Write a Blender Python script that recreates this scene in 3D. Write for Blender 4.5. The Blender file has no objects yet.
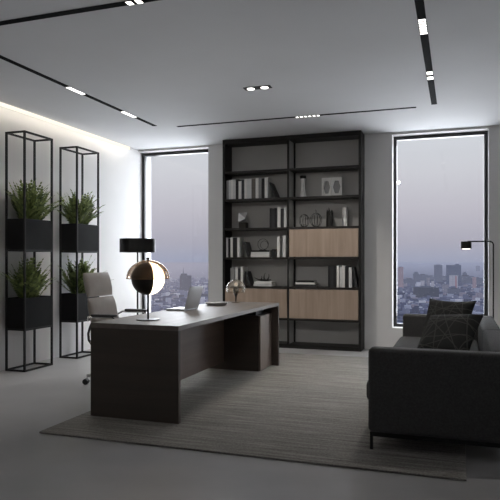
import bpy, bmesh, math, random
from mathutils import Vector, Matrix
R = random.Random(7)
PI = math.pi
scene = bpy.context.scene
col = scene.collection
rad = math.radians

# ------------------------------------------------------------------ materials
def mat(name):
    m = bpy.data.materials.new(name); m.use_nodes = True
    nt = m.node_tree; nt.nodes.clear()
    out = nt.nodes.new('ShaderNodeOutputMaterial')
    return m, nt, out
def srgb(r, g, b):
    f = lambda c: (c/255/12.92) if c/255 <= .04045 else ((c/255+.055)/1.055)**2.4
    return (f(r), f(g), f(b), 1)
def principled(name, c, rough=.5, metal=0, spec=.5, var=0, scale=8, bump=0, bscale=200, stretch=(1,1,1), emis=None, es=0, sheen=0):
    m, nt, out = mat(name)
    p = nt.nodes.new('ShaderNodeBsdfPrincipled')
    nt.links.new(p.outputs[0], out.inputs[0])
    p.inputs['Roughness'].default_value = rough
    p.inputs['Metallic'].default_value = metal
    p.inputs['Specular IOR Level'].default_value = spec
    p.inputs['Base Color'].default_value = c
    if sheen: p.inputs['Sheen Weight'].default_value = sheen
    tc = nt.nodes.new('ShaderNodeTexCoord'); mp = nt.nodes.new('ShaderNodeMapping')
    mp.inputs['Scale'].default_value = stretch
    nt.links.new(tc.outputs['Object'], mp.inputs[0])
    if var:
        n = nt.nodes.new('ShaderNodeTexNoise'); n.inputs['Scale'].default_value = scale; n.inputs['Detail'].default_value = 5
        nt.links.new(mp.outputs[0], n.inputs['Vector'])
        r = nt.nodes.new('ShaderNodeValToRGB')
        r.color_ramp.elements[0].position = .3; r.color_ramp.elements[1].position = .7
        r.color_ramp.elements[0].color = tuple(x*(1-var) for x in c[:3])+(1,)
        r.color_ramp.elements[1].color = tuple(min(1, x*(1+var)) for x in c[:3])+(1,)
        nt.links.new(n.outputs[0], r.inputs[0]); nt.links.new(r.outputs[0], p.inputs['Base Color'])
    if bump:
        n2 = nt.nodes.new('ShaderNodeTexNoise'); n2.inputs['Scale'].default_value = bscale
        nt.links.new(mp.outputs[0], n2.inputs['Vector'])
        b = nt.nodes.new('ShaderNodeBump'); b.inputs['Strength'].default_value = bump; b.inputs['Distance'].default_value = .01
        nt.links.new(n2.outputs[0], b.inputs['Height']); nt.links.new(b.outputs[0], p.inputs['Normal'])
    if emis:
        p.inputs['Emission Color'].default_value = emis; p.inputs['Emission Strength'].default_value = es
    return m
def emission(name, c, s):
    m, nt, out = mat(name)
    e = nt.nodes.new('ShaderNodeEmission'); e.inputs[0].default_value = c; e.inputs[1].default_value = s
    nt.links.new(e.outputs[0], out.inputs[0]); return m
def glassy(name, tint, refl, rough=.0, extra=None):
    """thin glass: transparent with a clear reflection, optional tinted body"""
    m, nt, out = mat(name)
    t = nt.nodes.new('ShaderNodeBsdfTransparent'); t.inputs[0].default_value = tint
    g = nt.nodes.new('ShaderNodeBsdfGlossy'); g.inputs['Roughness'].default_value = rough
    mx = nt.nodes.new('ShaderNodeMixShader')
    lw = nt.nodes.new('ShaderNodeFresnel'); lw.inputs[0].default_value = 1.5
    mul = nt.nodes.new('ShaderNodeMath'); mul.operation = 'MULTIPLY'; mul.inputs[1].default_value = refl
    mul.use_clamp = True
    nt.links.new(lw.outputs[0], mul.inputs[0]); nt.links.new(mul.outputs[0], mx.inputs[0])
    body = t.outputs[0]
    if extra:
        tr = nt.nodes.new('ShaderNodeBsdfTranslucent'); tr.inputs[0].default_value = extra[0]
        df = nt.nodes.new('ShaderNodeBsdfDiffuse'); df.inputs[0].default_value = extra[0]
        ad = nt.nodes.new('ShaderNodeMixShader'); ad.inputs[0].default_value = .5
        nt.links.new(tr.outputs[0], ad.inputs[1]); nt.links.new(df.outputs[0], ad.inputs[2])
        m2 = nt.nodes.new('ShaderNodeMixShader'); m2.inputs[0].default_value = extra[1]
        nt.links.new(t.outputs[0], m2.inputs[1]); nt.links.new(ad.outputs[0], m2.inputs[2]); body = m2.outputs[0]
    nt.links.new(body, mx.inputs[1]); nt.links.new(g.outputs[0], mx.inputs[2])
    nt.links.new(mx.outputs[0], out.inputs[0]); return m

def wood(name, c1, c2, rough, axis='Z', scale=1.0):
    m, nt, out = mat(name)
    p = nt.nodes.new('ShaderNodeBsdfPrincipled'); nt.links.new(p.outputs[0], out.inputs[0])
    p.inputs['Roughness'].default_value = rough
    tc = nt.nodes.new('ShaderNodeTexCoord'); mp = nt.nodes.new('ShaderNodeMapping')
    s = {'Z': (14, 14, .9), 'Y': (14, .9, 14), 'X': (.9, 14, 14)}[axis]
    mp.inputs['Scale'].default_value = tuple(x*scale for x in s)
    nt.links.new(tc.outputs['Object'], mp.inputs[0])
    n = nt.nodes.new('ShaderNodeTexNoise'); n.inputs['Scale'].default_value = 1.0; n.inputs['Detail'].default_value = 6
    n.inputs['Distortion'].default_value = .6
    nt.links.new(mp.outputs[0], n.inputs['Vector'])
    r = nt.nodes.new('ShaderNodeValToRGB'); r.color_ramp.elements[0].color = c1; r.color_ramp.elements[1].color = c2
    r.color_ramp.elements[0].position = .32; r.color_ramp.elements[1].position = .68
    nt.links.new(n.outputs[0], r.inputs[0]); nt.links.new(r.outputs[0], p.inputs['Base Color'])
    b = nt.nodes.new('ShaderNodeBump'); b.inputs['Strength'].default_value = .06
    nt.links.new(n.outputs[0], b.inputs['Height']); nt.links.new(b.outputs[0], p.inputs['Normal'])
    return m

M = {}
M['wall'] = principled('painted plaster', (.74, .73, .72, 1), .75, spec=.2, var=.03, scale=2, bump=.03, bscale=90)
M['ceiling'] = principled('matte ceiling paint', (.62, .62, .63, 1), .85, spec=.15, var=.02, scale=1.5)
M['reveal'] = principled('white reveal paint plus glow', (.85, .85, .85, 1), .5, emis=(1, .98, .95, 1), es=.25)  # slight emission put into the paint in place of sky light on it
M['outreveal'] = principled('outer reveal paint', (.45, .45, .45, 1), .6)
M['frame'] = principled('black window metal', (.008, .008, .010, 1), .4)
M['glass'] = glassy('window glass', (.985, .99, .99, 1), .5)
M['black'] = principled('black powder coated steel', (.008, .008, .008, 1), .55, spec=.3)
M['box'] = principled('charcoal planter metal', (.010, .010, .011, 1), .7, var=.15, scale=5, spec=.12)
M['soil'] = principled('potting soil', (.02, .014, .01, 1), .95, var=.5, scale=60, bump=.6, bscale=80)
M['case'] = principled('dark bookcase lacquer', (.012, .011, .010, 1), .5, spec=.3)
M['shelfm'] = principled('dark shelf board', (.022, .019, .017, 1), .5, var=.2, scale=3, spec=.3)
M['caseback'] = principled('grey back panel', (.46, .45, .435, 1), .7, var=.04, scale=3)
M['doorwood'] = wood('light walnut door', srgb(152, 133, 117), srgb(174, 154, 137), .5, 'Z')
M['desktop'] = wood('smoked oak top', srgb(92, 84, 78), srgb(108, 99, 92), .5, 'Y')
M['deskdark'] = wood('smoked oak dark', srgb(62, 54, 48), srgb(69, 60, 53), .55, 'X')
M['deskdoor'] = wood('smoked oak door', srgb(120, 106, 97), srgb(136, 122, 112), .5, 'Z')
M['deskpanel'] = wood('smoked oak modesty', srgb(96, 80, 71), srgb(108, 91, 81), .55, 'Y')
M['sofa'] = principled('charcoal wool fabric', (.062, .061, .061, 1), .95, spec=.1, var=.2, scale=90, bump=.3, bscale=500, sheen=.15)
M['sofaseat'] = principled('charcoal wool seat', (.056, .056, .057, 1), .95, spec=.1, var=.15, scale=90, bump=.3, bscale=500)
M['leather'] = principled('taupe leather', srgb(160, 153, 146), .5, var=.05, scale=12, bump=.08, bscale=160)
M['chrome'] = principled('polished aluminium', (.6, .6, .6, 1), .2, metal=1)
M['darkplastic'] = principled('dark plastic', (.012, .012, .012, 1), .45)
M['alu'] = principled('laptop aluminium', (.45, .46, .48, 1), .4, metal=.4)
M['screen'] = principled('laptop screen', (.02, .02, .025, 1), .15)
M['keys'] = principled('laptop keys', (.04, .04, .045, 1), .5)
M['ceram'] = principled('pale ceramic', (.74, .73, .71, 1), .4, var=.05, scale=9)
M['ceramgrey'] = principled('grey ceramic', (.28, .28, .28, 1), .4, var=.05, scale=9)
M['white'] = principled('white stone', (.80, .80, .80, 1), .35)
M['pages'] = principled('book pages', (.62, .60, .56, 1), .8, var=.08, scale=300, stretch=(1, 1, .02))
BOOKC = {'pale grey': (.66, .66, .65, 1), 'off-white': (.80, .79, .76, 1), 'mid grey': (.25, .25, .25, 1),
         'charcoal': (.03, .03, .032, 1), 'black': (.010, .010, .011, 1), 'brownish grey': (.12, .105, .09, 1)}
for k, v in BOOKC.items(): M['book ' + k] = principled('book cloth ' + k, v, .6, var=.05, scale=40)
M['track'] = principled('black track', (.008, .008, .009, 1), .9, spec=.05)
M['led'] = emission('led white', (1, .97, .92, 1), 4)
M['coveled'] = emission('cove led', (1, .94, .80, 1), 1.15)
M['globe'] = emission('opal glass lit', (1, .84, .60, 1), 3.6)
M['lampin'] = emission('lamp diffuser', (1, .95, .86, 1), 2.5)
M['lampdark'] = principled('dark bronze shell', (.010, .008, .006, 1), .3)
M['brass'] = principled('bronze metal', (.16, .11, .07, 1), .35, metal=1)
M['amber'] = glassy('amber glass', (.95, .82, .70, 1), .8, .02, ((.95, .52, .24, 1), .085))
M['amberdark'] = glassy('smoked amber glass', (.97, .93, .87, 1), .7, .02, ((.95, .85, .72, 1), .10))
M['wiredark'] = principled('dark wire', (.012, .011, .010, 1), .5)
M['bulb'] = emission('small warm bulb', (1, .85, .7, 1), .5)

def floor_mat():
    m, nt, out = mat('polished concrete')
    p = nt.nodes.new('ShaderNodeBsdfPrincipled'); nt.links.new(p.outputs[0], out.inputs[0])
    tc = nt.nodes.new('ShaderNodeTexCoord')
    n = nt.nodes.new('ShaderNodeTexNoise'); n.inputs['Scale'].default_value = 1.3; n.inputs['Detail'].default_value = 8
    nt.links.new(tc.outputs['Object'], n.inputs['Vector'])
    r = nt.nodes.new('ShaderNodeValToRGB')
    r.color_ramp.elements[0].color = (.30, .296, .30, 1); r.color_ramp.elements[1].color = (.40, .396, .40, 1)
    r.color_ramp.elements[0].position = .3; r.color_ramp.elements[1].position = .7
    nt.links.new(n.outputs[0], r.inputs[0]); nt.links.new(r.outputs[0], p.inputs['Base Color'])
    r2 = nt.nodes.new('ShaderNodeMapRange'); r2.inputs[3].default_value = .26; r2.inputs[4].default_value = .4
    nt.links.new(n.outputs[0], r2.inputs[0]); nt.links.new(r2.outputs[0], p.inputs['Roughness'])
    p.inputs['Specular IOR Level'].default_value = .45
    return m
M['floor'] = floor_mat()

def rug_mat():
    m, nt, out = mat('woven rug')
    p = nt.nodes.new('ShaderNodeBsdfPrincipled'); nt.links.new(p.outputs[0], out.inputs[0])
    p.inputs['Roughness'].default_value = .95; p.inputs['Specular IOR Level'].default_value = .1
    tc = nt.nodes.new('ShaderNodeTexCoord')
    mp = nt.nodes.new('ShaderNodeMapping'); mp.inputs['Scale'].default_value = (1.6, 34, 1)
    nt.links.new(tc.outputs['Object'], mp.inputs[0])
    n = nt.nodes.new('ShaderNodeTexNoise'); n.inputs['Scale'].default_value = 1; n.inputs['Detail'].default_value = 7; n.inputs['Roughness'].default_value = .65
    nt.links.new(mp.outputs[0], n.inputs['Vector'])
    w = nt.nodes.new('ShaderNodeTexNoise'); w.inputs['Scale'].default_value = 90; w.inputs['Detail'].default_value = 2
    nt.links.new(tc.outputs['Object'], w.inputs['Vector'])
    ad = nt.nodes.new('ShaderNodeMix'); ad.data_type = 'FLOAT'; ad.inputs[0].default_value = .35
    nt.links.new(n.outputs[0], ad.inputs[2]); nt.links.new(w.outputs[0], ad.inputs[3])
    r = nt.nodes.new('ShaderNodeValToRGB')
    r.color_ramp.elements[0].color = srgb(95, 92, 88); r.color_ramp.elements[1].color = srgb(151, 148, 144)
    r.color_ramp.elements[0].position = .36; r.color_ramp.elements[1].position = .64
    nt.links.new(ad.outputs[0], r.inputs[0]); nt.links.new(r.outputs[0], p.inputs['Base Color'])
    b = nt.nodes.new('ShaderNodeBump'); b.inputs['Strength'].default_value = .5; b.inputs['Distance'].default_value = .006
    nt.links.new(ad.outputs[0], b.inputs['Height']); nt.links.new(b.outputs[0], p.inputs['Normal'])
    return m
M['rug'] = rug_mat()

def leaf_mat():
    m, nt, out = mat('fern leaf')
    p = nt.nodes.new('ShaderNodeBsdfPrincipled')
    g = nt.nodes.new('ShaderNodeNewGeometry')
    r = nt.nodes.new('ShaderNodeValToRGB')
    r.color_ramp.elements[0].color = (.045, .075, .022, 1); r.color_ramp.elements[1].color = (.27, .33, .11, 1)
    nt.links.new(g.outputs['Random Per Island'], r.inputs[0]); nt.links.new(r.outputs[0], p.inputs['Base Color'])
    p.inputs['Roughness'].default_value = .5
    t = nt.nodes.new('ShaderNodeBsdfTranslucent'); nt.links.new(r.outputs[0], t.inputs[0])
    mx = nt.nodes.new('ShaderNodeMixShader'); mx.inputs[0].default_value = .3
    nt.links.new(p.outputs[0], mx.inputs[1]); nt.links.new(t.outputs[0], mx.inputs[2])
    nt.links.new(mx.outputs[0], out.inputs[0]); return m
M['leaf'] = leaf_mat()

def pillow_mat():
    m, nt, out = mat('patterned cushion cloth')
    p = nt.nodes.new('ShaderNodeBsdfPrincipled'); nt.links.new(p.outputs[0], out.inputs[0])
    p.inputs['Roughness'].default_value = .9; p.inputs['Specular IOR Level'].default_value = .1
    tc = nt.nodes.new('ShaderNodeTexCoord')
    fac = None
    for ang, fr, off in ((12, 4.1, .3), (47, 5.3, .1), (78, 3.7, .62), (112, 4.9, .45), (140, 3.3, .8), (165, 5.9, .2), (30, 2.9, .9), (95, 6.1, .33)):
        dt = nt.nodes.new('ShaderNodeVectorMath'); dt.operation = 'DOT_PRODUCT'
        dt.inputs[1].default_value = (fr*math.cos(rad(ang)), fr*math.sin(rad(ang)), 0)
        nt.links.new(tc.outputs['Object'], dt.inputs[0])
        ad = nt.nodes.new('ShaderNodeMath'); ad.inputs[1].default_value = off; nt.links.new(dt.outputs['Value'], ad.inputs[0])
        pp = nt.nodes.new('ShaderNodeMath'); pp.operation = 'PINGPONG'; pp.inputs[1].default_value = .5; nt.links.new(ad.outputs[0], pp.inputs[0])
        lt = nt.nodes.new('ShaderNodeMath'); lt.operation = 'LESS_THAN'; lt.inputs[1].default_value = .0035*fr; nt.links.new(pp.outputs[0], lt.inputs[0])
        if fac is None: fac = lt.outputs[0]
        else:
            mxm = nt.nodes.new('ShaderNodeMath'); mxm.operation = 'MAXIMUM'
            nt.links.new(fac, mxm.inputs[0]); nt.links.new(lt.outputs[0], mxm.inputs[1]); fac = mxm.outputs[0]
    mix = nt.nodes.new('ShaderNodeMix'); mix.data_type = 'RGBA'
    mix.inputs[6].default_value = (.026, .026, .026, 1); mix.inputs[7].default_value = (.06, .06, .058, 1)
    nt.links.new(fac, mix.inputs[0]); nt.links.new(mix.outputs[2], p.inputs['Base Color'])
    return m
M['pillow'] = pillow_mat()

HAZE = srgb(153, 158, 182)  # distance haze painted in: city materials blend into this emitted colour
def city_mat(name, c, windows=None, island=None, L=7000):
    m, nt, out = mat(name)
    g = nt.nodes.new('ShaderNodeNewGeometry')
    d = nt.nodes.new('ShaderNodeBsdfDiffuse'); d.inputs[0].default_value = c
    if island:
        r = nt.nodes.new('ShaderNodeValToRGB'); r.color_ramp.interpolation = 'CONSTANT'
        els = r.color_ramp.elements
        els[0].position = 0; els[0].color = island[0]
        els[1].position = 1/len(island); els[1].color = island[1]
        for i, cc in enumerate(island[2:], 2):
            e = els.new(i/len(island)); e.color = cc
        nt.links.new(g.outputs['Random Per Island'], r.inputs[0]); nt.links.new(r.outputs[0], d.inputs[0])
    if windows:
        bt = nt.nodes.new('ShaderNodeTexBrick'); bt.inputs['Scale'].default_value = 1
        bt.inputs['Color1'].default_value = windows; bt.inputs['Color2'].default_value = tuple(x*.7 for x in windows[:3])+(1,)
        bt.inputs['Mortar'].default_value = c
        bt.offset = 0; bt.inputs['Mortar Size'].default_value = 1.2; bt.inputs['Brick Width'].default_value = 6; bt.inputs['Row Height'].default_value = 4.5
        tc = nt.nodes.new('ShaderNodeTexCoord'); sp = nt.nodes.new('ShaderNodeSeparateXYZ'); cb = nt.nodes.new('ShaderNodeCombineXYZ')
        nt.links.new(tc.outputs['Object'], sp.inputs[0])
        ad = nt.nodes.new('ShaderNodeMath'); nt.links.new(sp.outputs[0], ad.inputs[0]); nt.links.new(sp.outputs[1], ad.inputs[1])
        nt.links.new(ad.outputs[0], cb.inputs[0]); nt.links.new(sp.outputs[2], cb.inputs[1])
        nt.links.new(cb.outputs[0], bt.inputs['Vector']); nt.links.new(bt.outputs[0], d.inputs[0])
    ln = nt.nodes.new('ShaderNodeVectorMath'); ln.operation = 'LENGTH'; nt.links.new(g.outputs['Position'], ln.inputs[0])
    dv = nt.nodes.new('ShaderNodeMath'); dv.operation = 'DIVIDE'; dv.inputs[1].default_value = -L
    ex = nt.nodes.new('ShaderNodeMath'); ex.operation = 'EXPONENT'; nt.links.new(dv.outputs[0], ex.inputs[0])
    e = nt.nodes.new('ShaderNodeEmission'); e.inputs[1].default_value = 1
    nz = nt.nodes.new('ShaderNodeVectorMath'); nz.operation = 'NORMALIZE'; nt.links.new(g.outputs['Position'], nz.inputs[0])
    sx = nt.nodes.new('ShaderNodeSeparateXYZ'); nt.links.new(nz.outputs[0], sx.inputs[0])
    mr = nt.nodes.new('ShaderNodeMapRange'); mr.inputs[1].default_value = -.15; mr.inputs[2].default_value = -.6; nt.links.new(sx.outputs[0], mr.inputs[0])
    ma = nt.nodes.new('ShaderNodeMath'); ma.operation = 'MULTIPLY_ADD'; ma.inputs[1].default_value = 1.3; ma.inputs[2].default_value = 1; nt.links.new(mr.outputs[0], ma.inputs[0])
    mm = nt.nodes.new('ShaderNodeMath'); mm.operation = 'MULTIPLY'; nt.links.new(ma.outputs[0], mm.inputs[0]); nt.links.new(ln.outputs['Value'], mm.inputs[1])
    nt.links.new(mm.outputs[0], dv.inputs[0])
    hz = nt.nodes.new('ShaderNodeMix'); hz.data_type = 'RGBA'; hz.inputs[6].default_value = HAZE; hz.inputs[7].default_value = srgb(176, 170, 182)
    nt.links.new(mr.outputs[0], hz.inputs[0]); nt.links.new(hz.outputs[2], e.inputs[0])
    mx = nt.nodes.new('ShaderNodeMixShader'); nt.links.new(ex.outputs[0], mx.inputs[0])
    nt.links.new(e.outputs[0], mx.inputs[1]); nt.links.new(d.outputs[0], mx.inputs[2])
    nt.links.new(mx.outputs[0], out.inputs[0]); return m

# ------------------------------------------------------------------ mesh helpers
def new_bm(): return bmesh.new()
def bx(bm, x0, x1, y0, y1, z0, z1, bev=0, seg=2):
    r = bmesh.ops.create_cube(bm, size=1)
    vs = r['verts']
    for v in vs:
        v.co = Vector(((x0+x1)/2 + v.co.x*(x1-x0), (y0+y1)/2 + v.co.y*(y1-y0), (z0+z1)/2 + v.co.z*(z1-z0)))
    if bev:
        es = list({e for v in vs for e in v.link_edges})
        bmesh.ops.bevel(bm, geom=es, offset=bev, segments=seg, profile=.5, affect='EDGES')
    return bm
def box(*a, **k): return bx(new_bm(), *a, **k)
def lathe(bm, prof, cx=0, cy=0, n=32, cap=True):
    """prof: list of (r, z)"""
    rings = []
    for r, z in prof:
        if r < 1e-6: rings.append([bm.verts.new((cx, cy, z))])
        else: rings.append([bm.verts.new((cx+r*math.cos(2*PI*i/n), cy+r*math.sin(2*PI*i/n), z)) for i in range(n)])
    for a, b in zip(rings, rings[1:]):
        for i in range(n):
            j = (i+1) % n
            if len(a) == 1 and len(b) == 1: continue
            if len(a) == 1: bm.faces.new((a[0], b[j], b[i]))
            elif len(b) == 1: bm.faces.new((a[i], a[j], b[0]))
            else: bm.faces.new((a[i], a[j], b[j], b[i]))
    if cap:
        if len(rings[0]) > 1: bm.faces.new(list(reversed(rings[0])))
        if len(rings[-1]) > 1: bm.faces.new(rings[-1])
    return bm
def tube(bm, pts, r, n=10, closed=False):
    pts = [Vector(p) for p in pts]
    rr = r if isinstance(r, (list, tuple)) else [r]*len(pts)
    rings = []; up = None
    N = len(pts)
    for i, p in enumerate(pts):
        if closed: t = pts[(i+1) % N] - pts[i-1]
        else: t = pts[min(i+1, N-1)] - pts[max(i-1, 0)]
        t.normalize()
        if up is None:
            up = Vector((0, 0, 1)) if abs(t.z) < .9 else Vector((1, 0, 0))
        u = (up - t*up.dot(t)).normalized(); v = t.cross(u); up = u
        rings.append([bm.verts.new(p + (u*math.cos(2*PI*k/n) + v*math.sin(2*PI*k/n))*rr[i]) for k in range(n)])
    prs = list(zip(rings, rings[1:])) + ([(rings[-1], rings[0])] if closed else [])
    for a, b in prs:
        for k in range(n):
            bm.faces.new((a[k], a[(k+1) % n], b[(k+1) % n], b[k]))
    if not closed:
        bm.faces.new(list(reversed(rings[0]))); bm.faces.new(rings[-1])
    return bm
def obj(name, bm, m, parent=None, smooth=True, loc=None, angle=35):
    me = bpy.data.meshes.new(name)
    bmesh.ops.recalc_face_normals(bm, faces=bm.faces)
    bm.to_mesh(me); bm.free()
    ms = m if isinstance(m, (list, tuple)) else [m]
    for x in ms: me.materials.append(x)
    if smooth:
        me.polygons.foreach_set('use_smooth', [True]*len(me.polygons))
        me.set_sharp_from_angle(angle=rad(angle))
    o = bpy.data.objects.new(name, me); col.objects.link(o)
    if parent: o.parent = parent
    if loc: o.location = loc
    return o
def tag(o, label, cat, group=None, kind=None):
    o['label'] = label; o['category'] = cat
    if group: o['group'] = group
    if kind: o['kind'] = kind
    return o
def thing(name, label, cat, loc=(0, 0, 0), rz=0, group=None):
    o = bpy.data.objects.new(name, None); o.empty_display_size = .1; col.objects.link(o)
    o.location = loc; o.rotation_euler = (0, 0, rz)
    return tag(o, label, cat, group)
def struct(name, bm, m, parent=None, label=None, cat=None, smooth=False):
    o = obj(name, bm, m, parent, smooth)
    if not parent:
        o['kind'] = 'structure'
        if label: o['label'] = label; o['category'] = cat
    return o
def copy_tree(o, parent=None):
    c = o.copy(); col.objects.link(c)
    if parent: c.parent = parent
    for ch in list(o.children): copy_tree(ch, c)
    return c

# ------------------------------------------------------------------ camera
H = 1.2; F_PX = 599.0; YAW = math.atan(207/599)
cam = bpy.data.objects.new('camera', bpy.data.cameras.new('camera')); col.objects.link(cam)
cam.location = (0, 0, H); cam.rotation_euler = (PI/2, 0, YAW)
cam.data.sensor_width = 36; cam.data.lens = 36*F_PX/500; cam.data.shift_y = 11/500
cam.data.clip_start = .05; cam.data.clip_end = 60000
scene.camera = cam
cy_, sy_ = math.cos(YAW), math.sin(YAW)
def ray(px, d):      # far scenery only: compass bearing and distance to ground position
    r = (px-250)/F_PX
    return d*(-sy_ + cy_*r), d*(cy_ + sy_*r)

# ------------------------------------------------------------------ room shell
XL, XR, YB, YF, ZC = -4.72, 1.35, 8.28, -1.7, 2.935
struct('floor', box(XL-.1, XR+.1, YF-.1, YB+.05, -.12, 0), M['floor'], label='polished grey concrete floor of the office', cat='floor')
struct('ceiling', box(XL-.1, XR+.1, YF-.1, YB+.02, ZC, ZC+.1), M['ceiling'], label='flat matte grey ceiling with recessed light tracks', cat='ceiling')
struct('wall_left', box(XL-.1, XL, YF-.1, YB+.42, -.12, ZC), M['wall'], label='white left wall washed by cove light', cat='wall')
struct('wall_right', box(XR, XR+.1, YF-.1, YB+.45, -.12, ZC), M['wall'], label='plain right wall beyond the sofa', cat='wall')
struct('wall_front', box(XL-.1, XR+.1, YF-.1, YF, -.12, ZC), M['wall'], label='plain wall behind the viewpoint', cat='wall')
W1 = (-4.72, -3.523); W2 = (-.830, .383); WZ = (.294, 2.905); YO = 8.70
bm = new_bm()
for x0, x1 in ((W1[1], W2[0]), (W2[1], XR+.1)): bx(bm, x0, x1, YB, YO, -.12, ZC)
for a, b in (W1, W2):
    bx(bm, a, b, YB, YO, -.12, WZ[0]); bx(bm, a, b, YB, YO, WZ[1], ZC)
struct('wall_back', bm, M['wall'], label='grey back wall with two tall window openings', cat='wall')
def window(n, x0, x1, label):
    yf = YB+.14; t = .048; z0, z1 = WZ
    bm = new_bm()
    bx(bm, x0, x0+t, yf, yf+.06, z0, z1); bx(bm, x1-t, x1, yf, yf+.06, z0, z1)
    bx(bm, x0+t, x1-t, yf, yf+.06, z0, z0+t); bx(bm, x0+t, x1-t, yf, yf+.06, z1-t, z1)
    w = struct('window_%d' % n, bm, M['frame'], label=label, cat='window')
    struct('pane', box(x0+t, x1-t, yf+.026, yf+.032, z0+t, z1-t), M['glass'], w)
    # reveal lining: plain outside the frame, with added glow inside
    bm = new_bm(); l = .006; a, b = yf+.06, YO+.002
    bx(bm, x0-.001, x0+l, a, b, z0, z1); bx(bm, x1-l, x1+.001, a, b, z0, z1)
    bx(bm, x0+l, x1-l, a, b, z0, z0+l); bx(bm, x0+l, x1-l, a, b, z1-l, z1)
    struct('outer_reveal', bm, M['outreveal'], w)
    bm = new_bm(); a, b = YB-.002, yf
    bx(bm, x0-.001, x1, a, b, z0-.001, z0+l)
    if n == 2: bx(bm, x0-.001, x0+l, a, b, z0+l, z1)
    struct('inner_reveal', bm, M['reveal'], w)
window(1, *W1, 'tall left window with black frame near the chair corner')
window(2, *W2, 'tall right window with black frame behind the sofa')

# ------------------------------------------------------------------ ceiling lights
cl = obj('cove_light', box(XL+.0005, XL+.018, YF+.1, 8.02, 2.896, ZC-.0005), M['coveled'])
tag(cl, 'warm white light strip where the left wall meets the ceiling', 'light')
def track(label, x0, x1, y0, y1, mods):
    t = thing('light_track', label, 'ceiling light', ((x0+x1)/2, (y0+y1)/2, ZC), group='black ceiling light tracks')
    cx, cyy = (x0+x1)/2, (y0+y1)/2
    obj('channel', box(x0-cx, x1-cx, y0-cyy, y1-cyy, -.004, .004), M['track'], t, smooth=False)
    for (a, b, n) in mods:      # along the long axis, n cells
        horiz = (x1-x0) > (y1-y0)
        w = (y1-y0) if horiz else (x1-x0)
        g = (b-a)/n
        if horiz: hous = box(a-cx, b-cx, -w*.5, w*.5, -.0055, -.003)
        else: hous = box(-w*.5, w*.5, a-cyy, b-cyy, -.0055, -.003)
        h = obj('lamp_module', hous, M['track'], t, smooth=False)
        for k in range(n):
            p, q = a+g*(k+.22), a+g*(k+.78)
            if n == 1: p, q = a, b
            if horiz: led = box(p-cx, q-cx, -w*.42, w*.42, -.0065, -.005)
            else: led = box(-w*.42, w*.42, p-cyy, q-cyy, -.0065, -.005)
            obj('diffuser', led, M['led'], h, smooth=False)
    return t
def ceil_pt(px, py):
    d = (ZC-H)*F_PX/(261-py); return ray(px, d)
yl1 = ceil_pt(65, 87)[1]; yl2 = ceil_pt(82.5, 94)[1]; yl3 = ceil_pt(120, 111.5)[1]; yl4 = ceil_pt(134.5, 117)[1]
track('black ceiling track running above the planter stands on the left', -3.69, -3.635, 1.2, 6.87, [(yl1, yl2, 1), (yl3, yl4, 1)])
yr1 = ceil_pt(422, 18)[1]; yr2 = ceil_pt(422, 34)[1]; yr3 = ceil_pt(430, 70)[1]; yr4 = ceil_pt(430, 80)[1]
track('wide black ceiling track pointing toward the right window', -.268, -.208, 1.2, 6.93, [(yr1, yr2, 6), (yr3, yr4, 2)])
xb1 = ceil_pt(294, 116)[0]; xb2 = ceil_pt(319.5, 114)[0]
track('thin black ceiling track parallel to the bookcase', -3.41, -.435, 6.975, 7.02, [(xb1, xb2, 6)])
track('black ceiling track at the top left nearest the viewer', -3.635, -.435, 3.505, 3.565, [(-2.11, -1.97, 2)])
t = thing('recessed_spotlight', 'small twin round spotlight set in the middle of the ceiling', 'ceiling light', (-1.885, 5.69, ZC))
obj('plate', box(-.14, .14, -.045, .045, -.006, .002), M['black'], t, smooth=False)
for s in (-1, 1):
    rg = obj('lamp', lathe(new_bm(), [(.046, -.007), (.046, -.004)], cx=s*.072), M['darkplastic'], t)
    obj('diffuser', lathe(new_bm(), [(.038, -.010), (.038, -.0065)], cx=s*.072), M['led'], rg)

# ------------------------------------------------------------------ rug
bm = box(-1.4, 1.4, -2.0, 2.0, 0, .014, bev=.005, seg=2)
rug = obj('rug', bm, M['rug'], loc=(-1.35, 5.46, .0005))
tag(rug, 'large flat grey woven rug under the desk and sofa', 'rug')
RZ = .0145

# ------------------------------------------------------------------ bookcase
BX0, BX1, BY0, BY1, BH = -3.170, -1.197, 7.97, 8.268, 2.93
bc = thing('bookcase', 'tall dark open bookcase with grey back and light wood doors', 'bookcase', ((BX0+BX1)/2, (BY0+BY1)/2, 0))
ox, oy = (BX0+BX1)/2, (BY0+BY1)/2
def lb(x0, x1, y0, y1, z0, z1, **k): return box(x0-ox, x1-ox, y0-oy, y1-oy, z0, z1, **k)
T = .036
DX = -2.2006   # divider
obj('side_panel', lb(BX0, BX0+T, BY0, BY1, 0, BH, bev=.002), M['case'], bc, False)
obj('side_panel', lb(BX1-T, BX1, BY0, BY1, 0, BH, bev=.002), M['case'], bc, False)
obj('top_board', lb(BX0+T, BX1-T, BY0, BY1, BH-.06, BH), M['case'], bc, False)
obj('plinth', lb(BX0+T, BX1-T, BY0, BY1, 0, .055), M['case'], bc, False)
obj('back_panel', lb(BX0+T, BX1-T, BY1-.014, BY1-.002, .055, BH-.06), M['caseback'], bc, False)
dv = obj('divider', lb(DX-.010, DX+.010, BY0+.02, BY1-.03, .055, BH-.06), M['caseback'], bc, False)
obj('front_post', lb(DX-.013, DX+.013, BY0+.001, BY0+.02, .055, BH-.06), M['case'], dv, False)
obj('rear_post', lb(DX-.013, DX+.034, BY1-.03, BY1-.0145, .055, BH-.06), M['case'], dv, False)
SZ = {'A': 2.475, 'B': 2.08, 'C': 1.667, 'D': 1.253, 'E': .845, 'F': .41}
ST = .03
for k, z in SZ.items():
    for a, b in ((BX0+T, DX-.013), (DX+.013, BX1-T)):
        obj('shelf', lb(a, b, BY0+.004, BY1-.0145, z-ST, z), M['shelfm'], bc, False)
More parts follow.
